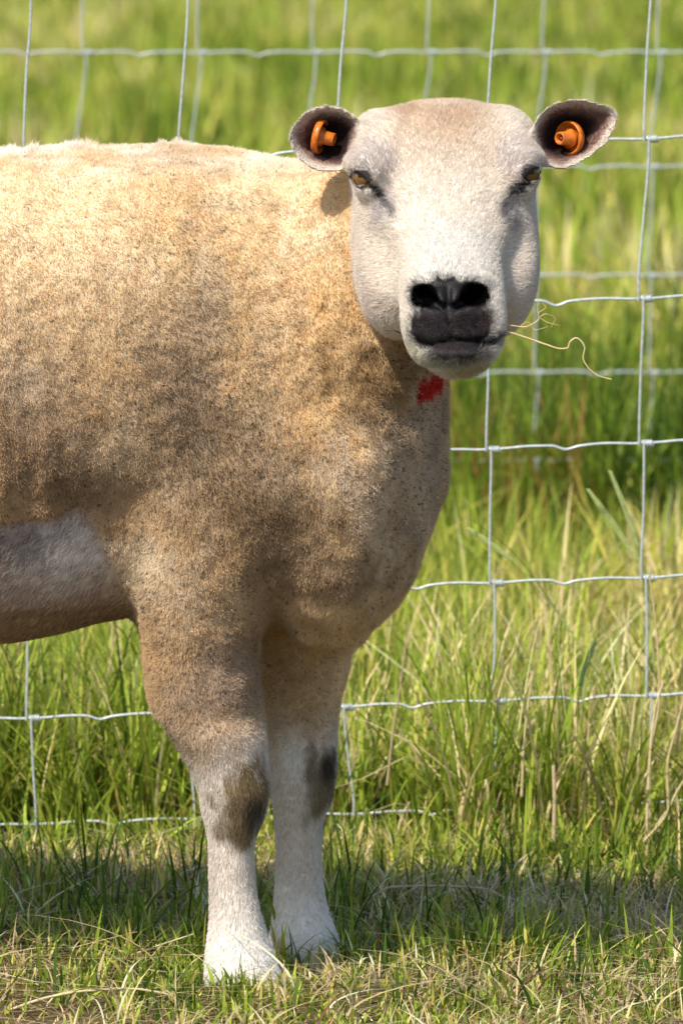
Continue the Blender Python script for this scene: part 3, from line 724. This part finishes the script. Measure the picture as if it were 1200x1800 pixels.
YF2 = 4.0
R2 = [wz(y, YF2) for y in (-125, 92, 293, 484, 655, 810, 955)]
def fx2(i, r):
    px = 153 + i * 199.8 + (-2, 0, -13, -15, -12, -14, -10)[r] + ((i * 29) % 7 - 3)
    return W(px, 900, YF2)[0]
build_fence('blurred wire stock fence farther away beyond the tall grass', YF2, R2, (-6, 10, fx2), .00135, 5, lambda x, z: z + .0004 * math.sin(x * 8))

# ------------------------------------------------------------------ straw held in the mouth, loose stalks
def stalk(name, pts, Yp, r0, r1, colr, label, cat, group=None, heads=None, extra=()):
    P3 = [W(p[0], p[1], Yp + (p[2] if len(p) > 2 else 0)) for p in pts]
    parts = [tube(spline(P3, 70), np.linspace(r0, r1, 70), 6)]
    for ex in extra: parts.append(tube(spline([W(p[0], p[1], Yp + (p[2] if len(p) > 2 else 0)) for p in ex], 24), np.linspace(r1 * .9, r1 * .45, 24), 5))
    if heads:
        hp = spline([W(p[0], p[1], Yp) for p in heads], 60); sv, sf = sphere_pts(8, 6)
        for k, c in enumerate(hp):
            dr = hp[min(k + 1, 59)] - hp[max(k - 1, 0)]; dr /= np.linalg.norm(dr) + 1e-9
            sd_ = np.cross(dr, [0, 1, 0]); sg = 1 if k % 2 else -1; w_ = math.sin(math.pi * (k + 2) / 64)
            ax_ = dr + sd_ * sg * .45; ax_ /= np.linalg.norm(ax_); b1 = np.cross(ax_, [0, 1, 0]); b1 /= np.linalg.norm(b1); b2 = np.cross(ax_, b1)
            Q = sv[:, :1] * ax_ * .0032 + sv[:, 1:2] * b1 * .0009 + sv[:, 2:] * b2 * .0009
            parts.append((c + sd_ * sg * .0012 * w_ + Q, sf))
    V, F = join(parts)
    o = np_mesh(name, V, F, None, M_straw, True, np.array(colr) * (1 + .2 * vnoise(V, 300, 4))[:, None])
    return tag(o, label, cat, group)
stalk('straw', [(868, 588, .02), (890, 584), (925, 594), (960, 606), (985, 613), (997, 612), (1001, 601), (1012, 594), (1021, 600), (1027, 612), (1024, 628), (1032, 645), (1050, 660), (1074, 667)], -.235, .0010, .0005, (.72, .58, .30),
      'long curly pale straw hanging out of the mouth corner', 'straw', 'straws held in the mouth')
stalk('straw', [(872, 574, .02), (895, 572), (920, 575), (938, 568), (947, 560), (944, 545), (946, 530)], -.23, .0008, .0004, (.66, .52, .26), 'short frayed straw tuft sticking out above the long one', 'straw', 'straws held in the mouth', None,
      (((945, 556), (960, 566), (982, 572)), ((940, 566), (958, 552), (975, 560), (968, 575)), ((930, 570), (940, 580), (962, 574)), ((945, 550), (958, 540), (952, 532)), ((915, 573), (925, 566), (938, 574))))
stalk('straw', [(675, 579), (690, 580), (704, 586, .008)], -.215, .0006, .0006, (.16, .10, .04), 'tiny dark straw bit on the cheek left of the nose', 'straw', 'straws held in the mouth')
G = 'stalks of tall grass by the near fence'
stalk('seed_stalk', [(1141, 1180), (1115, 1040), (1080, 950), (1034, 862)], 1.25, .0009, .0005, (.42, .48, .17), 'pale green seed head leaning left beside the right fence stay', 'grass stalk', G, [(1118, 985), (1080, 925), (1034, 862)])
stalk('seed_stalk', [(1150, 1200), (1138, 1050), (1115, 960), (1075, 835)], 1.3, .0009, .0005, (.40, .46, .17), 'taller thin seed head crossing the right fence stay', 'grass stalk', G, [(1120, 960), (1100, 900), (1072, 830)])
stalk('seed_stalk', [(1050, 1180), (980, 1080), (900, 985), (826, 930)], 1.2, .0010, .0006, (.42, .48, .16), 'long pale stem slanting left over the middle fence wires', 'grass stalk', G, [(900, 985), (860, 955), (824, 930)])
stalk('seed_stalk', [(1055, 1190), (985, 1085), (905, 975), (832, 915)], 1.22, .0009, .0004, (.14, .18, .05), 'thin dark green stem just above the long pale slanting one', 'grass stalk', G)
stalk('seed_stalk', [(1010, 1260), (1022, 1200), (1035, 1150), (1044, 1130)], .95, .0009, .0006, (.10, .16, .05), 'dark green drooping seed head above the lower line wire', 'grass stalk', G, [(1018, 1202), (1030, 1165), (1044, 1130)])
stalk('dry_stalk', [(1140, 1480), (1142, 1330), (1158, 1225), (1152, 1100), (1140, 1010)], .9, .0016, .0008, (.66, .52, .28), 'tall straw stalk standing in front of the right stay', 'grass stalk', G)
stalk('dry_stalk', [(1135, 1475), (1140, 1350), (1150, 1250), (1166, 1195)], .88, .0018, .0010, (.72, .60, .34), 'thick pale stalk close left of the tall straw stalk', 'grass stalk', G)
stalk('dry_stalk', [(1175, 1440), (1172, 1350), (1188, 1280), (1200, 1230), (1212, 1150)], .86, .0018, .0009, (.62, .47, .26), 'brownish stalk at the right edge leaning right', 'grass stalk', G)
stalk('dry_stalk', [(1130, 1480), (1165, 1440), (1190, 1390), (1215, 1350)], .82, .0018, .0010, (.60, .50, .25), 'low curved stalk bending out of the right edge', 'grass stalk', G)
stalk('dry_stalk', [(680, 1380), (690, 1290), (704, 1200), (716, 1110)], .88, .0013, .0007, (.50, .36, .24), 'thin pinkish stem standing right of the far leg', 'grass stalk', G)
stalk('dry_stalk', [(916, 1400), (920, 1310), (930, 1220), (936, 1180)], .9, .0014, .0009, (.68, .55, .30), 'straw stalk in the middle just right of the third stay', 'grass stalk', G)
stalk('dry_stalk', [(972, 1480), (974, 1410), (972, 1345)], .8, .0022, .0018, (.62, .47, .28), 'short thick dry stem below the lower line wire', 'grass stalk', G)
stalk('dry_stalk', [(655, 1575), (690, 1559), (760, 1557), (850, 1562), (890, 1580)], .36, .0012, .0008, (.60, .48, .34), 'long straw lying flat right of the far hoof', 'grass stalk', G)
stalk('dry_stalk', [(0, 1782), (90, 1752), (150, 1742), (230, 1738), (300, 1748)], -.16, .0015, .0008, (.62, .55, .30), 'long straw lying in the grass at the bottom left corner', 'grass stalk', G)
stalk('dry_stalk', [(188, 1695), (250, 1672), (340, 1642)], .12, .0010, .0007, (.60, .53, .36), 'thin straw lying across the shade left of the near leg', 'grass stalk', G)

# ------------------------------------------------------------------ ground and grass
def ground_z(x, y):
    P = np.stack([x, y, np.zeros_like(x)], 1)
    return .010 * vnoise(P, 3.1, 200) + .006 * vnoise(P, 9, 201)
gx = np.concatenate([[-400, -120, -40, -12], np.linspace(-4, 4, 81), [12, 40, 120, 400]]); gy = np.concatenate([[-60, -20, -8], np.linspace(-3, 9, 121), [12, 20, 40, 90, 200, 500, 900]])
GX, GY = np.meshgrid(gx, gy, indexing='ij'); zz = ground_z(GX.ravel(), GY.ravel()); far = (np.abs(GX.ravel()) > 4) | (GY.ravel() > 9) | (GY.ravel() < -3)
zz = np.where(far, 0, zz); V = np.stack([GX.ravel(), GY.ravel(), zz], 1); ny = len(gy)
ii, jj = np.meshgrid(np.arange(len(gx) - 1), np.arange(ny - 1), indexing='ij'); a = (ii * ny + jj).ravel(); F = np.stack([a, a + ny, a + ny + 1, a + 1], 1)
mg, ntg, bgm = nodes('soil_and_thatch', .95, None, .1)
tc = ntg.nodes.new('ShaderNodeTexCoord'); n1 = ntg.nodes.new('ShaderNodeTexNoise'); n1.inputs['Scale'].default_value = 35; n1.inputs['Detail'].default_value = 8
rp = ntg.nodes.new('ShaderNodeValToRGB'); rp.color_ramp.elements[0].color = (.03, .022, .012, 1); rp.color_ramp.elements[1].color = (.14, .10, .045, 1)
ntg.links.new(tc.outputs['Object'], n1.inputs[0]); ntg.links.new(n1.outputs[0], rp.inputs[0])
n2 = ntg.nodes.new('ShaderNodeTexNoise'); n2.inputs['Scale'].default_value = .6; n2.inputs['Detail'].default_value = 6; ntg.links.new(tc.outputs['Object'], n2.inputs[0])
rp2 = ntg.nodes.new('ShaderNodeValToRGB'); rp2.color_ramp.elements[0].color = (.07, .12, .02, 1); rp2.color_ramp.elements[1].color = (.22, .24, .06, 1)
ntg.links.new(n2.outputs[0], rp2.inputs[0])
sx = ntg.nodes.new('ShaderNodeSeparateXYZ'); ntg.links.new(tc.outputs['Object'], sx.inputs[0])
mr = ntg.nodes.new('ShaderNodeMapRange'); mr.inputs[1].default_value = 3; mr.inputs[2].default_value = 20; ntg.links.new(sx.outputs[1], mr.inputs[0])
mxc = ntg.nodes.new('ShaderNodeMix'); mxc.data_type = 'RGBA'; ntg.links.new(mr.outputs[0], mxc.inputs[0]); ntg.links.new(rp.outputs[0], mxc.inputs[6]); ntg.links.new(rp2.outputs[0], mxc.inputs[7])
ntg.links.new(mxc.outputs[2], bgm.inputs['Base Color'])
tag(np_mesh('ground', V, F, None, mg), kind='structure')

def blades(n, xr, yr, L, Lv, wd, lean, pal, seed, name, label_seg=4, clump=0, zoff=0, densf=None, hf=None, zs=1.0):
    """n grass blades in one mesh. pal: list of (weight, rgb)"""
    rg = np.random.default_rng(seed)
    y = rg.uniform(yr[0], yr[1], n)
    if callable(xr): x = rg.uniform(-1, 1, n) * xr(y)
    else: x = rg.uniform(xr[0], xr[1], n)
    if densf is not None:
        k = rg.random(n) < densf(x, y); x, y = x[k], y[k]; n = len(x)
    if clump:
        cxk = np.round(x * clump) / clump; cyk = np.round(y * clump) / clump; j1 = hash01(cxk * clump, cyk * clump, cxk * 0, seed); pl = (rg.random(n) < .6) * .55
        x = x + (cxk - x + (j1 - .5) / clump) * pl; y = y + (cyk - y + (hash01(cxk * clump, cyk * clump, cxk * 0, seed + 1) - .5) / clump) * pl
    P = np.stack([x, y, np.zeros(n)], 1); z0 = np.where((np.abs(x) < 4) & (y < 9), ground_z(x, y), 0) - .004 + zoff
    Ln = L * np.exp(Lv * np.clip(rg.normal(size=n), -2, 1.5)) * (1 + .35 * vnoise(P, 6, seed + 3))
    if hf is not None: Ln = Ln * hf(x, y)
    az = rg.uniform(0, 2 * math.pi, n); ld = np.stack([np.cos(az), np.sin(az), np.zeros(n)], 1)
    ln = np.abs(rg.normal(size=n)) * lean + .08
    az2 = az + math.pi / 2 + rg.normal(size=n) * .5; wdv = np.stack([np.cos(az2), np.sin(az2), np.zeros(n)], 1)
    m = label_seg; t = np.linspace(0, 1, m + 1)
    wv = wd * rg.uniform(.6, 1.4, n)
    cen = np.stack([x, y, z0], 1)[:, None] + ld[:, None] * (Ln * ln)[:, None, None] * (t ** 1.8)[None, :, None]
    cen[:, :, 2] += zs * (Ln[:, None] * t[None]) * np.sqrt(np.clip(1 - (ln[:, None] * t[None]) ** 2 * .55, .12, 1))
    prof = np.minimum(1, (1 - t) * 2.2) ** .8; prof[-1] = .04
    Lp = cen - wdv[:, None] * (wv[:, None] * prof)[:, :, None] / 2; Rp = cen + wdv[:, None] * (wv[:, None] * prof)[:, :, None] / 2
    V = np.stack([Lp, Rp], 2).reshape(-1, 3)
    base = np.arange(n)[:, None] * (2 * (m + 1)) + np.arange(m)[None] * 2
    F = np.stack([base, base + 1, base + 3, base + 2], -1).reshape(-1, 4)
    wts = np.array([p[0] for p in pal]); cum = np.cumsum(wts / wts.sum())
    big = vnoise(P, (2.2, .8, 1), seed + 7) * .34 + vnoise(P, (7, 3, 1), seed + 8) * .2
    pick = np.clip(np.searchsorted(cum, np.clip(rg.random(n) * .8 + .1 + big, 0, .999)), 0, len(pal) - 1)
    colr = np.array([p[1] for p in pal])[pick] * np.exp(.22 * rg.normal(size=n))[:, None]
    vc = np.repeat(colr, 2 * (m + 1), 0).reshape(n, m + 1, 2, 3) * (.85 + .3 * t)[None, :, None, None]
    o = np_mesh(name, V, F, None, M_grass, True, np.clip(vc.reshape(-1, 3), 0, .9)); tag(o, kind='stuff'); return o
gG, gD, gL, gY, gS, gB = (.175, .245, .020), (.060, .11, .012), (.32, .385, .045), (.50, .44, .09), (.68, .54, .27), (.22, .125, .065)
patch = lambda x, y, s, f: vnoise(np.stack([x, y, 0 * x], 1), f, s)
def lab(o, l, c='grass'): o['label'] = l; o['category'] = c
bare = lambda x, y: np.clip(.72 + .65 * patch(x, y, 301, 8), .15, 1)
def thatch(x, y): return np.clip(.35 + .9 * patch(x, y, 305, 5) + .6 * np.exp(-(((x + .16) / .12) ** 2 + ((y - .62) / .22) ** 2)) + .6 * np.exp(-(((x - .25) / .12) ** 2 + ((y - .45) / .25) ** 2)), .1, 1)
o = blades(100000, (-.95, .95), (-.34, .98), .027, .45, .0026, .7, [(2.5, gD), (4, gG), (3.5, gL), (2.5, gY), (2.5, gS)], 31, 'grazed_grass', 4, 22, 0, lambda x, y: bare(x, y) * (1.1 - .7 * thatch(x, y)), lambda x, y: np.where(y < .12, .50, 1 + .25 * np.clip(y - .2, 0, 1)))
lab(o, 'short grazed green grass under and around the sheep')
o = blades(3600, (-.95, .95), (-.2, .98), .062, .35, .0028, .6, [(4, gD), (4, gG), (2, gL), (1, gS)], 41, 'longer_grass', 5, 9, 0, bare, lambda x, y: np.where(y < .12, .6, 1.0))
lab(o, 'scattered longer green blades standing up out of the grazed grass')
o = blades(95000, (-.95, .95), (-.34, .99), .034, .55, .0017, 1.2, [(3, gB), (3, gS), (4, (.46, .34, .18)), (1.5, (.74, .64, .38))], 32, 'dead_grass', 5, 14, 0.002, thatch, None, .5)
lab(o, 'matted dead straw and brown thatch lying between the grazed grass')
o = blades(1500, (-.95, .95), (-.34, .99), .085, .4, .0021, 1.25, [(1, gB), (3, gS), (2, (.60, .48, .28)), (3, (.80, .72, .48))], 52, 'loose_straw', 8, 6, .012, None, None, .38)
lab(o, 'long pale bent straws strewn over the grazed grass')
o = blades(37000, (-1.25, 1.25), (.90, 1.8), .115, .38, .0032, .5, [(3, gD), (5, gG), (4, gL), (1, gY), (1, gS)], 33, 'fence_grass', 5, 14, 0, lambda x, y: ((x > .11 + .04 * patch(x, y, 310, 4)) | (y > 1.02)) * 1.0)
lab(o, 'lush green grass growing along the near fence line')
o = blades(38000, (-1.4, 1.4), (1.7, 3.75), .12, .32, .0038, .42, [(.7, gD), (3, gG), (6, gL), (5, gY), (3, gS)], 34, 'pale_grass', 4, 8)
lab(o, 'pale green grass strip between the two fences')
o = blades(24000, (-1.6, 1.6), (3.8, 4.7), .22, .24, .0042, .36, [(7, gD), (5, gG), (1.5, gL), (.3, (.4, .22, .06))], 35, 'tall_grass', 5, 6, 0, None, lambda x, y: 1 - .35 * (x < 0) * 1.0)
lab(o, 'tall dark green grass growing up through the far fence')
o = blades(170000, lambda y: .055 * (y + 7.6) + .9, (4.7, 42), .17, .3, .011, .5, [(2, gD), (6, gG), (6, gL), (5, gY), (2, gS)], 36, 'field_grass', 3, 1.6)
lab(o, 'blurred open pasture grass behind both fences')
